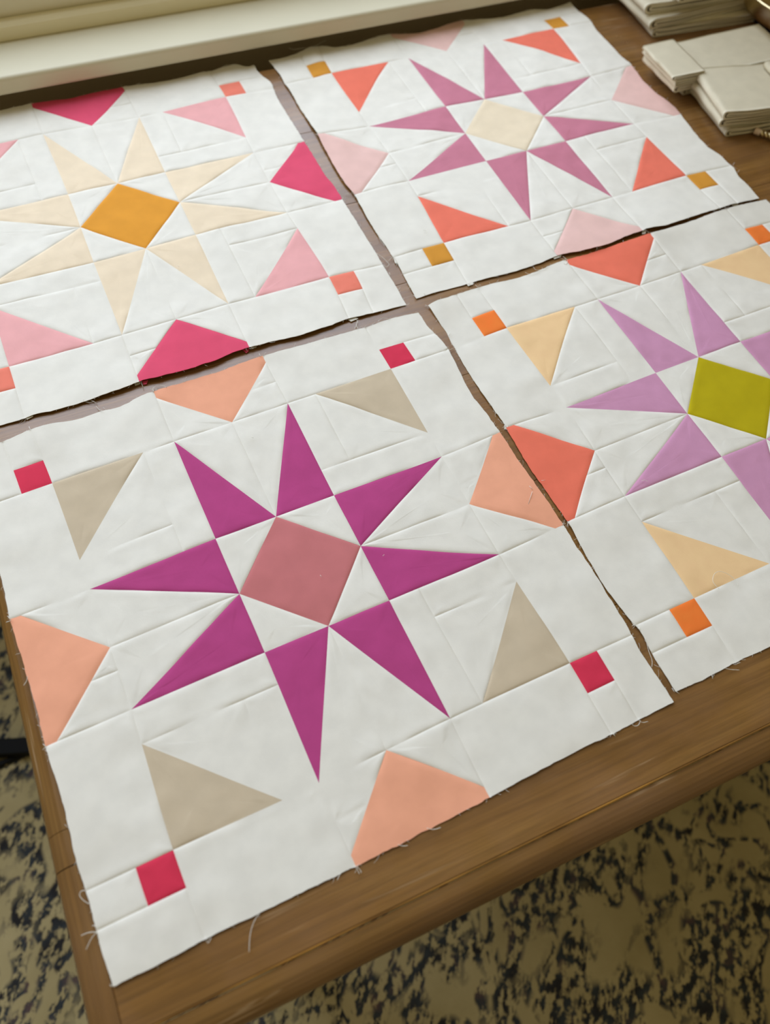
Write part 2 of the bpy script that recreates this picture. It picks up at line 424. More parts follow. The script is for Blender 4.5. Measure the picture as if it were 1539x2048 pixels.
# where the raw edges run in the photograph (side 0 front, 1 right, 2 back, 3 left)
OUTLINE = {
 ('A', 1): [(837,625),(853.6,650.4),(878,676.7),(895.5,700),(909,724.5),(926.7,760.6),(944,792.7),(969.6,824),(997,861),(1008.7,876.8),(1032,914),(1057.5,951.8),(1080.9,986),(1100,1011),(1116,1036.6),(1129.6,1054),(1147,1085),(1178,1129),(1217,1195),(1248,1244),(1261.8,1269),(1271.5,1290.8),(1289,1318),(1302.7,1337.6),(1324,1368.8),(1345.5,1404)],
 ('D', 3): [(855.6,612.4),(868,629),(882,650.4),(893.6,664),(898.4,677.7),(908,694),(926.7,728.4),(944,755.7),(958,778),(987,820),(1006.6,845),(1012.6,857),(1026,880.7),(1045.8,914),(1065,945),(1086.7,974),(1100,994),(1116,1017),(1133.5,1042.5),(1143,1057),(1155,1081.5),(1175,1117),(1182,1128),(1209,1173.8),(1232.6,1205),(1256,1236),(1269.6,1250.8),(1285,1269),(1292,1287),(1310.5,1320),(1334,1357),(1350,1384)],
 ('B', 1): [(512,136),(521,147),(541.4,163),(547.3,178.5),(555,198),(578.5,237),(598,268),(608.7,284.7),(623.3,307),(646.7,346),(670,375),(681.8,394.9),(714,447.7),(739.4,488.7),(759,519.8),(766.7,533.5),(780,555),(788,565),(812,610)],
 ('C', 3): [(549,134.6),(559,147.3),(568.7,166.8),(578.5,178.5),(596,209.7),(613.6,237),(635,268),(644.8,289.6),(666,328.6),(689.6,367.6),(701,379),(713,396),(724.7,418),(737.5,441.9),(753,467),(772.6,492.6),(786,514),(799.8,535.4),(811.5,560.8),(832,597.8)],
 ('B', 0): [(0,852),(46.8,839),(68,830.6),(109,821.8),(169.6,803),(212.5,788.6),(253.4,774),(282,762),(318.5,755),(377,739),(425.7,723.7),(468.6,704),(499.8,694.5),(523,688.7),(540,683),(598.5,671.5),(637.5,658.9),(666.7,650),(696,637.4),(715.4,633.5),(754.4,624.8),(811,610)],
 ('A', 2): [(0,887),(29,875),(48.7,864.7),(66,858.8),(87.7,851),(120.9,845),(146,842),(165.7,835.4),(204.7,821.8),(237.8,815),(261,804),(280,792),(304.8,784),(338,772.5),(396.5,755),(445,741),(484,725.7),(521,713),(540,706.6),(598.5,692),(657,675.4),(701.8,662.8),(717.4,657.9),(735,655),(754.4,646),(785.6,635.5),(813,628.7),(836,624.8)],
 ('C', 0): [(832,598),(864,587),(889.5,580),(937,567),(960,560),(1007,548.5),(1044.5,538),(1077,526),(1103,514.6),(1121.7,508.8),(1147.5,505),(1180,498),(1197,494),(1221.6,486.8),(1246,473),(1270.8,464.7),(1283,461),(1298,454.8),(1332,451),(1369,438.8),(1406,425),(1431,417.9),(1455.5,411.7),(1480,406.8),(1516,398)],
 ('D', 2): [(855,612.8),(866.8,604.7),(890,597.6),(913.6,588),(955.7,574),(983.7,567),(1021,559),(1054,549.7),(1084,538),(1107.7,527.5),(1131,519),(1147.5,514.6),(1184.6,505),(1216.6,495.4),(1258.5,480.7),(1294,468.4),(1332,458.5),(1381.6,442.5),(1431,424),(1480,410.5),(1529.4,400.6)],
 ('B', 2): [(0,222.8),(29,215),(60.4,207),(97.5,203),(136.5,198.4),(175.4,189.7),(210.5,181),(241.7,174),(273,170),(300,167),(328.5,163),(363.6,156),(405.7,143),(419.7,143),(440.7,135),(459.5,130.3),(468.8,126.8),(492,131.5),(511,135)],
 ('C', 2): [(549.5,133.8),(574,122),(597.5,105.7),(621,91),(630,93.6),(646.8,91),(667.8,95.4),(693.6,93.6),(721.6,84),(745,76),(777.8,67.8),(810.5,67.8),(838.6,66.7),(869,59.6),(897,48),(923,39.5),(952,40),(978,40),(1004,35),(1030,27),(1056,20.8),(1069,19),(1095,21),(1126,18),(1154,18.7)],
 ('C', 1): [(1154,19),(1173,33.8),(1182,44),(1191,59.8),(1212,83),(1238,109),(1261,127),(1274,143),(1284,159),(1310,185),(1332,200),(1354,220),(1367.4,240),(1387,264),(1416,295),(1442,312.7),(1455.5,327),(1466.6,337),(1475,354.5),(1497,374),(1516,397.5)],
 ('A', 3): [(0,1150),(19.7,1237.7),(37,1294.7),(55,1356),(74.6,1422),(90,1492),(105,1536),(123,1588.6),(134,1637),(155.7,1733),(171,1781.6),(180,1808),(195,1869),(210.5,1922),(227,1974)],
 ('A', 0): [(229,1973.3),(266.4,1952.8),(303.5,1936.8),(338,1917),(372.6,1899.7),(404.7,1881),(427,1870),(513,1829.4),(601,1786),(712.6,1732),(797,1689.7),(918.6,1627),(978.6,1595),(1060,1551),(1175,1490.5),(1214,1473.8),(1276.8,1439.6),(1345.9,1404.8)],
 ('D', 0): [(1351,1383.4),(1399.5,1362.6),(1442,1339.8),(1473.6,1323),(1508,1307),(1539,1294)]}
SIDE_SPEC = {0: ((0, 0), (1, 0), (0, -1)), 1: ((1, 0), (0, 1), (1, 0)), 2: ((0, 1), (1, 0), (0, 1)), 3: ((0, 0), (0, 1), (-1, 0))}

def hermite(t, ys_, x):
    """non-uniform cubic through ys_ (leading axis) at knots t, sampled at x"""
    ys_ = np.asarray(ys_); m_ = np.zeros_like(ys_)
    m_[0] = (ys_[1]-ys_[0])/(t[1]-t[0]); m_[-1] = (ys_[-1]-ys_[-2])/(t[-1]-t[-2])
    for i in range(1, len(t)-1):
        a = (ys_[i]-ys_[i-1])/(t[i]-t[i-1]); b = (ys_[i+1]-ys_[i])/(t[i+1]-t[i])
        m_[i] = (a+b)/2*0.8
    idx = np.clip(np.searchsorted(t, x, side='right')-1, 0, len(t)-2)
    h = (t[idx+1]-t[idx]); s = (x-t[idx])/h
    sh = s.shape + (1,)*(ys_.ndim-1); s = s.reshape(sh); h = h.reshape(sh)
    return (2*s**3-3*s**2+1)*ys_[idx] + (s**3-2*s**2+s)*h*m_[idx] + (-2*s**3+3*s**2)*ys_[idx+1] + (s**3-s**2)*h*m_[idx+1]

def cell(i, j):
    return lambda a, b: (TG[i] + a*(TG[i+1]-TG[i]), TG[j] + b*(TG[j+1]-TG[j]))
def rot90(p, times):
    u, v = p
    for _ in range(times): u, v = 1-v, u
    return (u, v)

Q, KSQ, KK = 0.74, 0.43, 0.872
def patches():
    out = []
    for r in range(4):
        R = lambda pts: [rot90(p, r) for p in pts]
        def add(name, role, f, pts): out.append((name, role, R([f(a, b) for a, b in pts])))
        # corner unit, drawn for back left
        f = cell(1, 3)
        add('corner_triangle', 'tri', f, [(0, 1), (0, 1-Q), (Q, 1)])
        add('background_triangle', 'bg', f, [(Q, 1), (0, 1-Q), (Q, 1-Q)])
        add('background_strip', 'bg', f, [(0, 0), (Q, 0), (Q, 1-Q), (0, 1-Q)])
        add('background_strip', 'bg', f, [(Q, 0), (1, 0), (1, 1), (Q, 1)])
        # star points, drawn for the back
        f = cell(2, 3)
        add('star_point', 'star', f, [(0, 1), (0, 0), (.5, 0)])
        add('star_point', 'star', f, [(1, 1), (.5, 0), (1, 0)])
        add('background_triangle', 'bg', f, [(0, 1), (.5, 0), (.5, 1)])
        add('background_triangle', 'bg', f, [(.5, 1), (.5, 0), (1, 1)])
        # border unit with the half diamond
        f = cell(2, 4)
        add('border_diamond', 'kite', f, [(.5, 0), (1, KK), (1, 1), (0, 1), (0, KK)])
        if r in (0, 2):
            b = 0.46; xa = .5 + .5*b/KK
            add('background_triangle', 'bg', f, [(0, 0), (.5, 0), (0, KK)])
            add('background_strip', 'bg', f, [(.5, 0), (1, 0), (1, b), (xa, b)])
            add('background_triangle', 'bg', f, [(xa, b), (1, b), (1, KK)])
        else:
            a = 0.31; yb = KK*(1-2*a)
            add('background_triangle', 'bg', f, [(.5, 0), (1, 0), (1, KK)])
            add('background_triangle', 'bg', f, [(a, 0), (.5, 0), (a, yb)])
            add('background_strip', 'bg', f, [(0, 0), (a, 0), (a, yb), (0, KK)])
        # plain rectangles beside it
        add('border_rectangle', 'bg', cell(1, 4), [(0, 0), (1, 0), (1, 1), (0, 1)])
        add('border_rectangle', 'bg', cell(3, 4), [(0, 0), (1, 0), (1, 1), (0, 1)])
        # corner of the border, drawn for front left
        f = cell(0, 0)
        k = 1-KSQ
        add('corner_square', 'sq', f, [(k, k), (1, k), (1, 1), (k, 1)])
        add('background_strip', 'bg', f, [(0, k), (k, k), (k, 1), (0, 1)])
        add('background_strip', 'bg', f, [(0, 0), (1, 0), (1, k), (0, k)])
        # corners of the centre
        f = cell(2, 2)
        add('background_triangle', 'bg', f, [(0, 0), (.5, 0), (0, .5)])
    f = cell(2, 2)
    out.append(('center_diamond', 'mid', [f(*p) for p in ((.5, 0), (1, .5), (.5, 1), (0, .5))]))
    return out
PATCH = patches()

def grade(L, step=0.0042):
    base = [0.0, 0.0009, 0.0024, 0.0044, 0.0062, 0.0078]
    if L < 0.02:
        n = max(4, int(L/0.002)); return np.linspace(0, L, n+1)
    h = [b for b in base if b < L/2-0.002]
    mid_ = L - 2*h[-1]; n = max(1, round(mid_/step))
    return np.array(h + [h[-1] + mid_*i/n for i in range(1, n)] + [L-b for b in reversed(h)])

def patch_mesh(poly):
    """flat mesh of one convex patch in block metres: verts (n,2), faces, distance to the rim, place along the rim, rim loop"""
    pl = np.array(poly)*SIDE
    if np.cross(pl[1]-pl[0], pl[2]-pl[1]) < 0: pl = pl[::-1]
    n = len(pl)
    cen = pl.mean(0)
    gap = 0.00006
    if n == 4:
        a, b, c, d = pl
        su = grade(max(np.linalg.norm(b-a), np.linalg.norm(c-d))); sv = grade(max(np.linalg.norm(d-a), np.linalg.norm(c-b)))
        su = su/su[-1]; sv = sv/sv[-1]
        U, Vv = np.meshgrid(su, sv)
        pts = (a*(1-U[..., None])*(1-Vv[..., None]) + b*U[..., None]*(1-Vv[..., None]) + c*U[..., None]*Vv[..., None] + d*(1-U[..., None])*Vv[..., None])
        nu, nv = len(su), len(sv); pts = pts.reshape(-1, 2)
        faces = [(j*nu+i, j*nu+i+1, (j+1)*nu+i+1, (j+1)*nu+i) for j in range(nv-1) for i in range(nu-1)]
        loop = [i for i in range(nu)] + [j*nu+nu-1 for j in range(1, nv)] + [(nv-1)*nu+i for i in range(nu-2, -1, -1)] + [j*nu for j in range(nv-2, 0, -1)]
    else:
        if n == 3:
            A, B, Cc = pl; la, lb, lc = np.linalg.norm(B-Cc), np.linalg.norm(Cc-A), np.linalg.norm(A-B)
            cen = (la*A+lb*B+lc*Cc)/(la+lb+lc)
        rad = min(abs(np.cross(pl[(i+1) % n]-pl[i], cen-pl[i]))/np.linalg.norm(pl[(i+1) % n]-pl[i]) for i in range(n))
        ring = []
        for i in range(n):
            e = pl[(i+1) % n]-pl[i]; m_ = max(2, int(np.linalg.norm(e)/0.0036))
            ring += [pl[i]+e*q/m_ for q in range(m_)]
        ring = np.array(ring); m_ = len(ring)
        ds = [d for d in (0, 0.0009, 0.0024, 0.0044, 0.0062, 0.0078) if d < rad*0.7]
        rest = rad-ds[-1]; k = max(2, int(rest/0.0042)); ds += [ds[-1]+rest*q/k for q in range(1, k)]
        pts = np.concatenate([cen+(ring-cen)*(1-d/rad) for d in ds] + [cen[None]])
        faces = []
        for q in range(len(ds)-1):
            for i in range(m_):
                faces.append((q*m_+i, q*m_+(i+1) % m_, (q+1)*m_+(i+1) % m_, (q+1)*m_+i))
        last = (len(ds)-1)*m_; ci = len(ds)*m_
        faces += [(last+i, last+(i+1) % m_, ci) for i in range(m_)]
        loop = list(range(m_))
    pts = np.asarray(pts); dist = np.full(len(pts), 9.0); along = np.zeros(len(pts))
    for i in range(n):
        e = pl[(i+1) % n]-pl[i]; L = np.linalg.norm(e); a_, b_ = pl[i], pl[(i+1) % n]
        if any(abs(a_[q]-w_) < 1e-6 and abs(b_[q]-w_) < 1e-6 for q in (0, 1) for w_ in (0, SIDE)): continue   # raw edge, no seam
        d = np.abs(e[0]*(pts[:, 1]-pl[i][1])-e[1]*(pts[:, 0]-pl[i][0]))/L
        s = ((pts-pl[i])@e)/L
        upd = d < dist; dist = np.where(upd, d, dist); along = np.where(upd, s, along)
    return pts, faces, dist, along, loop

NV = Vector
def wrinkle(x, y, seed):
    n = noise.noise
    return (0.0012*n(NV((x*10, y*10, seed))) + 0.00108*n(NV((x*24, y*24, seed+5))) + 0.00038*n(NV((x*52, y*52, seed+9))) + 0.00006*n(NV((x*110, y*110, seed+9))))

COLORS = {
 'A': dict(star='purple', mid='dusty_rose', sq='raspberry', tri='taupe', kite='peach'),
 'B': dict(star='cream', mid='amber', sq='coral', tri='pink', kite='hot_pink'),
 'C': dict(star='mauve', mid='buttercream', sq='ochre', tri='melon', kite='blush'),
 'D': dict(star='orchid', mid='chartreuse', sq='orange', tri='apricot', kite='salmon')}
WORDS = {'cream': 'cream', 'buttercream': 'pale cream', 'hot_pink': 'hot pink', 'dusty_rose': 'dusty rose', 'melon': 'coral', 'salmon': 'coral red'}
BLABEL = {
 'A': 'white quilt block with dark purple star and dusty rose center, nearest the front corner',
 'B': 'white quilt block with cream star and amber orange center, nearest the window sill at left',
 'C': 'white quilt block with mauve pink star and pale cream center, beside the folded white cloth',
 'D': 'white quilt block with pale orchid star and chartreuse green center, running off at right'}
BLOCKS = {}
RIM = {}
for k, n in enumerate('ABCD'):
    D = block_grid(k, n)
    mid_w = rigid_world(k, 0.5, 0.5)
    root = empty('quilt_block', (mid_w[0], mid_w[1], TOP)); tag(root, BLABEL[n], 'quilt block', 'pieced star quilt blocks laid out on the table')
    BLOCKS[n] = root
    rng = random.Random(100+k)
    ph = rng.random()*50
    def place0(pts, k=k, D=D):
        """block metres (n,2) -> world xyz without wrinkles"""
        u, v = pts[:, 0]/SIDE, pts[:, 1]/SIDE
        uc, vc = np.clip(u, 0, 1), np.clip(v, 0, 1)
        rows = np.stack([hermite(TG, D[j], uc) for j in range(6)], 0)         # 6, n, 3
        idx = np.arange(len(u)); res = np.zeros((len(u), 3))
        t = TG; m_ = np.zeros_like(rows)
        m_[0] = (rows[1]-rows[0])/(t[1]-t[0]); m_[-1] = (rows[-1]-rows[-2])/(t[-1]-t[-2])
        for i in range(1, 5):
            m_[i] = ((rows[i]-rows[i-1])/(t[i]-t[i-1]) + (rows[i+1]-rows[i])/(t[i+1]-t[i]))/2*0.8
        c = np.clip(np.searchsorted(t, vc, side='right')-1, 0, 4); h = (t[c+1]-t[c])[:, None]; s = ((vc-t[c])[:, None])/h
        res = (2*s**3-3*s**2+1)*rows[c, idx] + (s**3-2*s**2+s)*h*m_[c, idx] + (-2*s**3+3*s**2)*rows[c+1, idx] + (s**3-s**2)*h*m_[c+1, idx]
        w_ = rigid_world(k, u, v)
        return np.concatenate([w_ + res[:, :2], res[:, 2:3]], 1)
    th = P[7+3*k]-YAW; ct, st = math.cos(th), math.sin(th)
    corr = {}
    for side in range(4):
        if (n, side) not in OUTLINE: continue
        o0, tg, nm = SIDE_SPEC[side]
        ss = np.linspace(0, 1, 241); rp = np.array([((o0[0]+tg[0]*q)*SIDE, (o0[1]+tg[1]*q)*SIDE) for q in ss])
        Wp = place0(rp)
        tw = np.array((tg[0]*ct-tg[1]*st, tg[0]*st+tg[1]*ct)); nw = np.array((nm[0]*ct-nm[1]*st, nm[0]*st+nm[1]*ct))
        ta = Wp[:, :2]@tw; na = Wp[:, :2]@nw
        rows = []
        for px, py in OUTLINE[(n, side)]:
            zc = 0.003
            for _ in range(3):
                q = at(px, py, zc); tq = q[:2]@tw
                zc = float(np.interp(tq, ta, Wp[:, 2]))
            sp = float(np.interp(tq, ta, ss)); dn = q[:2]@nw - float(np.interp(tq, ta, na)); dz = 0.0
            if side == 2:                                     # the far edges wave up and down rather than in and out
                q2 = at(px, py, zc+0.01); g = ((q2-q)[:2]@nw)/0.01
                dz = float(np.clip(-dn/g, 0.001-zc, 0.018-zc)); dn += g*dz
            rows.append((sp, max(-0.012, min(0.012, dn)), dz))
        rows.sort()
        fine = np.linspace(0, 1, 161); R_ = np.array(rows)
        dn = np.interp(fine, R_[:, 0], R_[:, 1]); dz = np.interp(fine, R_[:, 0], R_[:, 2])
        ker = np.array((1, 2, 1))/4
        for _ in range(2):
            dn[1:-1] = np.convolve(dn, ker, 'valid'); dz[1:-1] = np.convolve(dz, ker, 'valid')
        corr[side] = (fine, dn, dz, nw)
    def place(pts, place0=place0, corr=corr):
        W = place0(pts); u, v = pts[:, 0]/SIDE, pts[:, 1]/SIDE
        for side, (fine, dn, dz, nw) in corr.items():
            along = u if side in (0, 2) else v
            dist = {0: v, 1: 1-u, 2: 1-v, 3: u}[side]*SIDE
            wi = np.exp(-(np.maximum(dist, 0)/0.016)**2); wz = np.exp(-(np.maximum(dist, 0)/0.042)**1.5)
            W[:, :2] += (np.interp(along, fine, dn)*wi)[:, None]*nw
            W[:, 2] += np.interp(along, fine, dz)*wz
        W[:, 2] = np.maximum(W[:, 2], 0.0006)
        return W
    RIM[n] = place
    for pi, (name, role, poly) in enumerate(PATCH):
        pts, faces, dist, along, loop = patch_mesh(poly)
        # ragged raw edge: the cut wanders by a fraction of a millimetre
        W = place(pts)
        rnd = rng.random(); ridge = 0.00016 if rnd < 0.6 else 0.0; fq = 90+rng.random()*110; fa = rng.random()*6
        u, v = pts[:, 0], pts[:, 1]
        border = np.minimum(np.minimum(u, SIDE-u), np.minimum(v, SIDE-v))
        z = W[:, 2].copy()
        wr = np.array([wrinkle(x, y, ph) for x, y in W[:, :2]])
        edgew = np.exp(-np.maximum(border, 0)/0.03)
        big = np.array([noise.noise(NV((x*22, y*22, ph+3))) for x, y in W[:, :2]])
        z += wr + edgew*0.0011*big
        inner = border > 0.0006
        z += np.where(inner, -0.0007*np.exp(-dist/0.0008), 0)                # the seam itself
        z += 0.00035*(1-np.exp(-dist/0.008))                                   # each patch billows a little
        z += ridge*(1-1/(1+np.exp(-(dist-0.0066)/0.0006)))                     # seam allowance pressed under the patch
        z += 0.00020*np.sin(along*fq+fa)*(dist/0.006)*np.exp(1-dist/0.006)     # puckers along the stitching
        if n == 'A' and role == 'mid':
            s_ = (u-0.5*SIDE)
            z += 0.0005*np.tanh(s_/0.0012)*np.exp(-np.abs(s_)/0.02)
        z = np.maximum(z, 0.0005)
        # frayed wander of the outer rim
        X, Y = W[:, 0].copy(), W[:, 1].copy()
        rim = border < 1e-6
        for q in np.nonzero(rim)[0]:
            wob = 0.0006*noise.noise(NV((X[q]*160, Y[q]*160, ph))) + 0.0004*noise.noise(NV((X[q]*420, Y[q]*420, ph)))
            dx, dy = X[q]-mid_w[0], Y[q]-mid_w[1]; L = math.hypot(dx, dy)
            X[q] += dx/L*wob; Y[q] += dy/L*wob
        # skirt gives the cloth its thickness
        nv = len(X); L = len(loop)
        V = [(X[i], Y[i], TOP+z[i]) for i in range(nv)]
        V += [(X[i], Y[i], TOP+z[i]) for i in loop] + [(X[i], Y[i], TOP+max(z[i]-0.00045, 0.0001)) for i in loop]
        Fs = list(faces) + [(nv+i, nv+L+i, nv+L+(i+1) % L, nv+(i+1) % L) for i in range(L)]
        mat = F['white'] if role == 'bg' else F[COLORS[n][role]]
        o = mesh_obj(name, V, Fs, mat, root)
        if role != 'bg':
            cw = COLORS[n][role]; o['label'] = '%s %s' % (WORDS.get(cw, cw.replace('_', ' ')), name.replace('_', ' '))

# ---- frayed raw edges and loose threads
def rim_point(n, s):
    """s in 0..4 around the rim, returns block metres and outward direction"""
    k, f_2 = int(s) % 4, s % 1
    return [((f_2, 0), (0, -1)), ((1, f_2), (1, 0)), ((1-f_2, 1), (0, 1)), ((0, 1-f_2), (-1, 0))][k]
for n in 'ABCD':
    rng = random.Random(hash(n) % 97 if False else ord(n)); V = []; Fs = []
    k = 'ABCD'.index(n); x, y, c, s = rigid(k)
    for q in range(170):
        sp = rng.random()*4
        if rng.random() < 0.35:      # more fluff where seams run out
            side = rng.randrange(4); g = TG[rng.choice((1, 2, 3, 4))]; sp = side + min(max(g + rng.gauss(0, 0.006), 0.001), 0.999)
        (u, v), (du, dv) = rim_point(n, sp)
        L = rng.choice((0.0012, 0.0015, 0.002, 0.003)) * (0.7+rng.random()*0.8)
        tx, ty = -dv, du; lean = rng.uniform(-1.6, 1.6)
        if not (V is not None): continue
        pts = []
        for j in range(4):
            a = j/3; pu = u*SIDE + (du*a + tx*lean*a*a)*L - du*0.0006; pv = v*SIDE + (dv*a + ty*lean*a*a)*L - dv*0.0006
            pts.append((pu, pv))
        base = RIM[n](np.array([[u*SIDE, v*SIDE]]))[0]
        W = RIM[n](np.array(pts))
        dd = np.array(pts)-np.array([u*SIDE, v*SIDE])
        th = P[7+3*k]-YAW; cc, ss = math.cos(th), math.sin(th)
        P3 = [(base[0]+a*cc-b*ss, base[1]+a*ss+b*cc, TOP+max(base[2]+rng.uniform(-0.0003, 0.0006)*j, 0.0006)) for j, (a, b) in enumerate(dd)]
        v2, f2 = tube(P3, 0.00008+rng.random()*0.00006, 3)
        b0 = len(V); V += v2; Fs += [tuple(i+b0 for i in f) for f in f2]
    o = mesh_obj('frayed_edge', V, Fs, thread_m, BLOCKS[n]); o['kind'] = 'stuff'; o['label'] = 'short frayed white fibres along the raw edges'

THREADS = {
 'A': [[(172, 1781), (163, 1782), (159, 1790), (166, 1800), (178, 1808)], [(194, 1864), (178, 1865), (162, 1871)], [(194, 1864), (182, 1878), (172, 1900)],
       [(191, 1853), (187, 1851), (184, 1852)], [(92, 1493), (86, 1488)], [(92, 1493), (85, 1500)], [(22, 1240), (15, 1232)], [(22, 1241), (12, 1245)],
       [(55, 1352), (53, 1362), (47, 1371)], [(517, 1828), (507, 1845), (500, 1870), (498, 1905)], [(413, 1881), (416, 1886), (422, 1876)],
       [(688, 1741), (680, 1748), (674, 1760)], [(709, 1733), (715, 1741), (718, 1748)], [(712, 1732), (720, 1740), (722, 1746)],
       [(795, 1689), (805, 1692), (815, 1691)], [(853, 1656), (866, 1659), (881, 1655)], [(1277, 1440), (1284, 1445), (1295, 1443)],
       [(1262, 1447), (1268, 1452), (1276, 1450), (1280, 1441)], [(1226, 1467), (1230, 1473)], [(886, 700), (897, 694)], [(1064, 983), (1056, 1008)],
       [(307, 783), (306, 776), (314, 771), (326, 771), (333, 775)], [(521, 713), (518, 707)], [(62, 862), (58, 853)], [(206, 822), (198, 819), (192, 812)],
       [(228, 1970), (222, 1972), (220, 1968)], [(755, 643), (765, 636), (778, 638)], [(715, 657), (712, 648), (716, 640)], [(898, 700), (905, 697)]],
 'B': [[(188, 802), (180, 805), (169, 803)], [(710, 637), (715, 645), (708, 658)], [(500, 694), (510, 696)], [(282, 763), (286, 776)],
       [(750, 505), (765, 515), (778, 528)], [(766, 530), (773, 534), (778, 528)], [(778, 545), (781, 552)], [(66, 208), (60, 203)], [(246, 176), (240, 168)],
       [(455, 129), (448, 132), (440, 137)], [(272, 169), (280, 166)], [(166, 800), (180, 800), (193, 806)], [(24, 222), (28, 212), (22, 220)],
       [(818, 607), (810, 612)]],
 'C': [[(755, 467), (760, 480), (770, 492)], [(786, 513), (780, 518), (776, 522)], [(787, 515), (792, 522), (793, 530)], [(705, 385), (698, 388), (690, 386)],
       [(634, 270), (630, 268)], [(618, 98), (605, 96), (590, 99), (577, 96)], [(632, 93), (640, 86), (651, 81)], [(693, 91), (700, 88)],
       [(1125, 513), (1134, 520), (1132, 528), (1126, 526)], [(1066, 534), (1072, 540), (1086, 538), (1095, 532)], [(936, 567), (942, 570), (948, 566)],
       [(1440, 416), (1447, 413), (1452, 418)], [(1464, 331), (1468, 325)], [(1474, 345), (1478, 340)], [(850, 590), (846, 584)], [(820, 572), (816, 578)],
       [(832, 597), (827, 590)], [(1301, 171), (1299, 176)]],
 'D': [[(1012, 852), (1004, 855)], [(1064, 978), (1058, 972)], [(1290, 1275), (1296, 1300), (1303, 1320), (1303, 1334)], [(1274, 1247), (1263, 1252)],
       [(1278, 1254), (1280, 1262)], [(1348, 1384), (1343, 1376)], [(1352, 1383), (1358, 1388)], [(1448, 1336), (1460, 1339), (1478, 1340)], [(1473, 1327), (1480, 1325)],
       [(1423, 1350), (1425, 1358)], [(1519, 1300), (1522, 1306)], [(857, 613), (850, 610)], [(897, 672), (900, 664)], [(955, 574), (950, 570)],
       [(1050, 545), (1060, 548), (1078, 543)]]}
for n, L in THREADS.items():
    for pts in L:
        q = smooth_line([at(px, py, 0.0032 if i < 1 else 0.0022) for i, (px, py) in enumerate(pts)], 5)
        v2, f2 = tube(q, 0.00021, 4)
        mesh_obj('loose_thread', v2, f2, thread_m, BLOCKS[n])
# threads lying on top of the patches
for n, pts in (('D', [(1437, 1178), (1425, 1163), (1428, 1148), (1440, 1143), (1458, 1150), (1472, 1163), (1476, 1172)]), ('D', [(1282, 962), (1288, 960), (1295, 963)]),
               ('D', [(1082, 961), (1090, 960)]), ('A', [(500, 874), (507, 876)]), ('A', [(765, 1112), (768, 1109)]), ('A', [(640, 1150), (643, 1154)]),
               ('B', [(354, 531), (358, 533)]), ('C', [(845, 460), (852, 462)])):
    q = smooth_line([at(px, py, 0.0042) for px, py in pts], 5)
    v2, f2 = tube(q, 0.00018, 4); mesh_obj('loose_thread', v2, f2, thread_m, BLOCKS[n])

# seam allowances peeking out from under the raw edges
def tab(n, quad, key='white', z=0.0016):
    top = [at(px, py, z) for px, py in quad]; V = [tuple(p) for p in top] + [(p[0], p[1], p[2]-0.0005) for p in top]
    c = sum((np.array(p) for p in top))/4
    bm = bmesh.new(); vs = [bm.verts.new(v) for v in V]
    bm.faces.new(vs[:4]); bm.faces.new(vs[7:3:-1])
    for i in range(4): bm.faces.new((vs[i], vs[4+i], vs[4+(i+1) % 4], vs[(i+1) % 4]))
    bm_obj('seam_allowance', bm, F[key], BLOCKS[n])
tab('B', [(268, 765), (280, 760), (281, 767), (270, 771)]); tab('B', [(500, 692), (512, 690), (513, 694), (502, 697)])
tab('B', [(485, 700), (498, 696), (497, 702), (492, 706)], 'hot_pink'); tab('B', [(284, 762), (296, 760), (293, 768), (286, 769)], 'hot_pink')
tab('B', [(695, 639), (710, 634), (716, 637), (702, 643)]); tab('B', [(48, 834), (65, 829), (66, 833), (54, 839)])
tab('C', [(1104, 513), (1120, 508), (1122, 513), (1108, 518)]); tab('C', [(1284, 462), (1292, 460), (1290, 467), (1283, 468)])
tab('C', [(932, 567), (944, 563), (946, 568), (936, 572)]); tab('C', [(1425, 416), (1438, 412), (1440, 417), (1428, 421)]); tab('C', [(1462, 409), (1474, 406), (1476, 411), (1466, 414)])
tab('C', [(574, 160), (579, 158), (584, 170), (579, 172)]); tab('C', [(786, 515), (791, 514), (794, 525), (790, 527)])
tab('D', [(1262, 1243), (1272, 1247), (1276, 1254), (1266, 1250)]); tab('D', [(1008, 850), (1016, 848), (1014, 858), (1008, 858)]); tab('D', [(1138, 1044), (1143, 1043), (1143, 1054), (1138, 1050)])

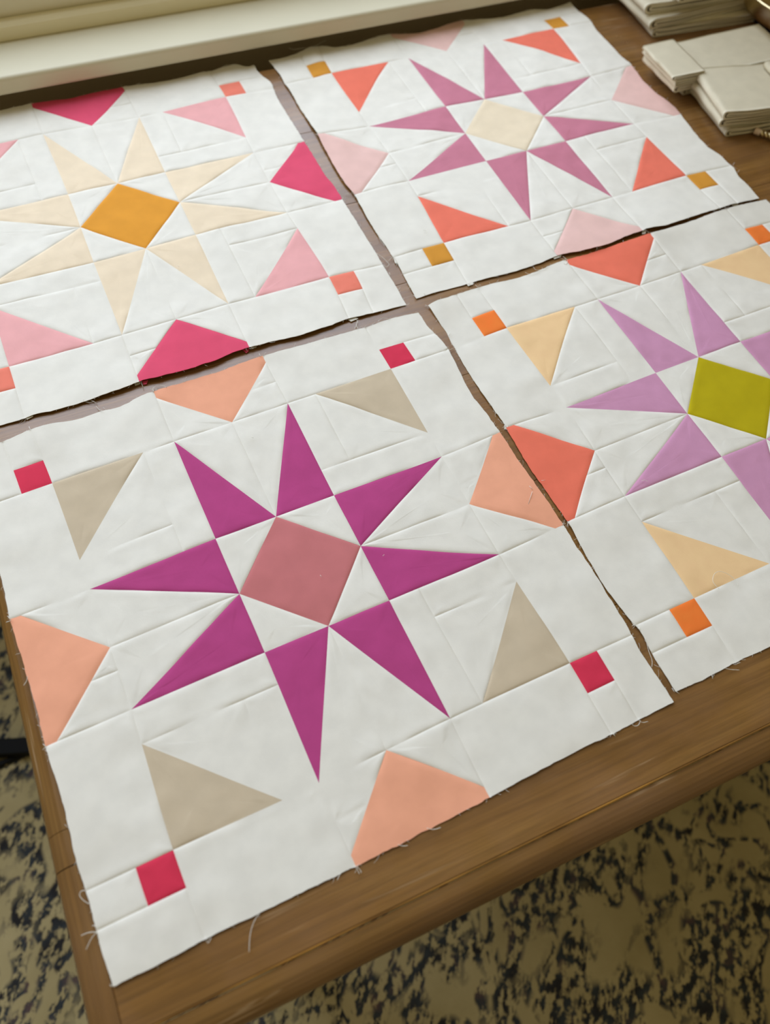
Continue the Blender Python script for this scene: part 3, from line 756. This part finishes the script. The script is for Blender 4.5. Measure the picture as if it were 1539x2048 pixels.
# ------------------------------------------------------------------ folded white cloth
def folded_cloth(name, label, group, cx, cy, z0, wx, dy, h, rot=0.0, seed=0, sag=0.0, puff=1.0, mat=None, layers=2):
    """a sheet folded over on its left side: a U in section, run along its depth; nested layers inside"""
    root = empty(name, (cx, cy, TOP+z0)); tag(root, label, 'folded cloth', group)
    cr, sr = math.cos(rot), math.sin(rot)
    gap = 0.0006
    def ring(lay):
        t = h/(2*layers+0.15); off = lay*t
        ro = h/2-off; ri = ro-t+gap/2 if lay < layers-1 else max(ro-t+gap/2, 0.0002)
        x0 = off*0.9 + h/2*puff; pr = []
        A = np.linspace(0, math.pi, 11)
        for x in np.linspace(wx, x0+0.004, 14): pr.append((x, h/2+ro))
        for a in A: pr.append((x0-ro*puff*math.sin(a), h/2+ro*math.cos(a)))
        for x in np.linspace(x0+0.004, wx-0.002*lay, 14): pr.append((x, h/2-ro))
        for x in np.linspace(wx-0.002*lay, x0+0.004, 14): pr.append((x, h/2-ri))
        for a in A[::-1]: pr.append((x0-ri*puff*math.sin(a), h/2+ri*math.cos(a)))
        for x in np.linspace(x0+0.004, wx, 14): pr.append((x, h/2+ri))
        return pr
    for lay in range(layers):
        pr = ring(lay); n = len(pr); ny = 22; V = []; Fs = []
        for j in range(ny+1):
            b = j/ny; 
            for (x, z) in pr:
                yy = (b-0.5)*dy + 0.0022*noise.noise(NV((x*14, seed, z*160+lay))) * (1 if b < .5 else -1)
                xx = x - 0.0016*noise.noise(NV((b*5, seed+2.5, z*90)))*math.exp(-x/0.03)
                zz = z*(1+0.06*noise.noise(NV((x*18, b*dy*18, seed)))) 
                zz += sag*(math.sin(min(x/wx, 1)*math.pi)**2)*(-0.35)*min(z0, 0.02)/0.02 + 0.0004*noise.noise(NV((x*40, b*dy*40, seed+4)))
                zz = max(zz, 0.0001 if z0 < 0.002 else -0.002)
                px, py = xx - wx/2, yy
                V.append((cx+px*cr-py*sr, cy+px*sr+py*cr, TOP+z0+zz))
        for j in range(ny):
            for i in range(n):
                Fs.append((j*n+i, (j+1)*n+i, (j+1)*n+(i+1) % n, j*n+(i+1) % n))
        for base, flip in ((0, False), (ny*n, True)):          # end caps: quads between the outer and inner line
            half = n//2
            for i in range(half-1):
                q = (base+i, base+i+1, base+n-2-i, base+n-1-i)
                Fs.append(q if flip else q[::-1])
        o = mesh_obj('cloth_layer', V, Fs, mat or F['folded_white'], root)
    return root

def stack(name, grp, items, where):
    z = 0.0006
    order = ['at the bottom', 'second from the bottom', 'third from the bottom', 'fourth from the bottom', 'fifth from the bottom']
    N = len(items)
    for i, it in enumerate(items):
        pos = 'on top' if i == N-1 else order[i]
        folded_cloth(name, 'folded white cloth %s of the %s' % (pos, where), grp, it[0], it[1], z, it[2], it[3], it[4], it[5], seed=i*3.7+it[0]*10, sag=it[6], puff=it[7], layers=it[8])
        z += it[4]+0.0012
# front stack
stack('folded_cloth', 'folded cloth in the front stack', [
    (0.905, 0.700, 0.170, 0.098, 0.0115, math.radians(-6), 0, 1.0, 2),
    (0.896, 0.700, 0.172, 0.096, 0.0115, math.radians(-9), 0, 1.0, 2),
    (0.893, 0.694, 0.170, 0.094, 0.0105, math.radians(-11), 0, 1.0, 2)], 'front stack beside the mauve star block')
folded_cloth('folded_cloth', 'small white cloth packet lying on top of the front stack, near the twisted brass chain', 'small folded packets on the stacks', 0.955, 0.690, 0.0375, 0.10, 0.07, 0.008, math.radians(-4), seed=31)
# middle stack
stack('folded_cloth', 'folded cloth in the middle stack', [
    (0.895, 0.795, 0.170, 0.075, 0.0110, math.radians(2), 0, 1.0, 2),
    (0.883, 0.787, 0.192, 0.076, 0.0105, math.radians(1), 0, 1.0, 2),
    (0.879, 0.783, 0.196, 0.078, 0.0085, math.radians(0), 0, 1.0, 2)], 'middle stack behind the front one')
folded_cloth('folded_cloth', 'narrow folded white strip on the left end of the middle stack', 'small folded packets on the stacks', 0.8005, 0.782, 0.0345, 0.050, 0.074, 0.0050, math.radians(0), seed=44)
# back stack: soft rolls
stack('folded_cloth', 'folded cloth in the back stack', [
    (0.945, 0.935, 0.185, 0.110, 0.0120, math.radians(-4), 0, 1.1, 2),
    (0.930, 0.940, 0.190, 0.105, 0.0145, math.radians(2), 0.004, 1.3, 2),
    (0.925, 0.945, 0.185, 0.100, 0.0140, math.radians(-2), 0.004, 1.3, 2),
    (0.945, 0.935, 0.150, 0.095, 0.0140, math.radians(3), 0.003, 1.3, 2)], 'back stack of loosely rolled cloth')

# ------------------------------------------------------------------ brass things at the frame edge
def lathe(prof, cx, cy, z0, seg=64):
    V = []; Fs = []; n = len(prof)
    for s in range(seg):
        a = 2*math.pi*s/seg
        for r, z in prof: V.append((cx+r*math.cos(a), cy+r*math.sin(a), z0+z))
    for s in range(seg):
        for i in range(n-1):
            Fs.append((s*n+i, ((s+1) % seg)*n+i, ((s+1) % seg)*n+i+1, s*n+i+1))
    return V, Fs
bx, by = 1.112, 0.862
bowl = empty('brass_bowl', (bx, by, TOP)); tag(bowl, 'polished brass bowl behind the folded cloth at the top right corner', 'bowl')
prof = [(0, 0.008), (0.085, 0.008), (0.098, 0.012), (0.108, 0.022), (0.113, 0.034), (0.115, 0.042), (0.1145, 0.0445), (0.112, 0.0445), (0.1105, 0.042), (0.108, 0.034), (0.103, 0.024), (0.094, 0.016), (0.08, 0.0125), (0, 0.0125)]
V, Fs = lathe(prof, bx, by, TOP); mesh_obj('bowl_body', V, Fs, brass_m, bowl)
V, Fs = lathe([(0, 0.0004), (0.083, 0.0004), (0.087, 0.002), (0.087, 0.0078), (0, 0.0078)], bx, by, TOP); o = mesh_obj('base_disc', V, Fs, navy_m, bowl, False)  # plain dark navy disc under the bowl

a, b = at(1514, 263, 0.006), at(1575, 285, 0.006)
rod = empty('brass_pendant', (a[0], a[1], TOP)); tag(rod, 'small twisted brass coloured chain end with pale tip beside the front stack', 'chain')
d = (b-a)/np.linalg.norm(b-a)
V, Fs = tube([a-d*0.004, a-d*0.0035, a+d*0.0035, a+d*0.004], 0.0042, 14); mesh_obj('tip', V, Fs, tip_m, rod)
side = np.cross(d, (0, 0, 1))
for ph2 in (0, math.pi):
    pts = [a + d*(0.004+0.046*t_) + side*0.0026*math.sin(t_*26+ph2) + np.array((0, 0, 1))*0.0022*math.cos(t_*26+ph2) for t_ in np.linspace(0, 1, 60)]
    V, Fs = tube(pts, 0.0019, 8); mesh_obj('strand', V, Fs, brass_m, rod)

# ------------------------------------------------------------------ black metal feet on the rug, left
g = [at(-160, 1505, -0.71), at(40, 1483, -0.71)]
base = empty('black_stool_base', (g[1][0], g[1][1], 0)); tag(base, 'black metal stool base on the rug left of the table', 'stool base')
def bar(a, b, wd, z0, z1, name):
    a = np.array(a[:2]); b = np.array(b[:2]); d_ = (b-a)/np.linalg.norm(b-a); s_ = np.array((-d_[1], d_[0]))*wd/2
    bm = bmesh.new(); vs = [bm.verts.new((p[0], p[1], z)) for z in (z0, z1) for p in (a-s_, b-s_, b+s_, a+s_)]
    for f in ((3, 2, 1, 0), (4, 5, 6, 7), (0, 1, 5, 4), (1, 2, 6, 5), (2, 3, 7, 6), (3, 0, 4, 7)): bm.faces.new([vs[i] for i in f])
    return bm_obj(name, bm, black_m, base, bevel=0.002)
e = at(62, 1487, -0.71); bar(at(-170, 1503, -0.71), e, 0.026, 0.0092, 0.034, 'foot_bar')
e2 = at(70, 1490, -0.72); bar(at(-170, 1598, -0.72), at(50, 1498, -0.72), 0.008, 0.0092, 0.018, 'brace_bar')
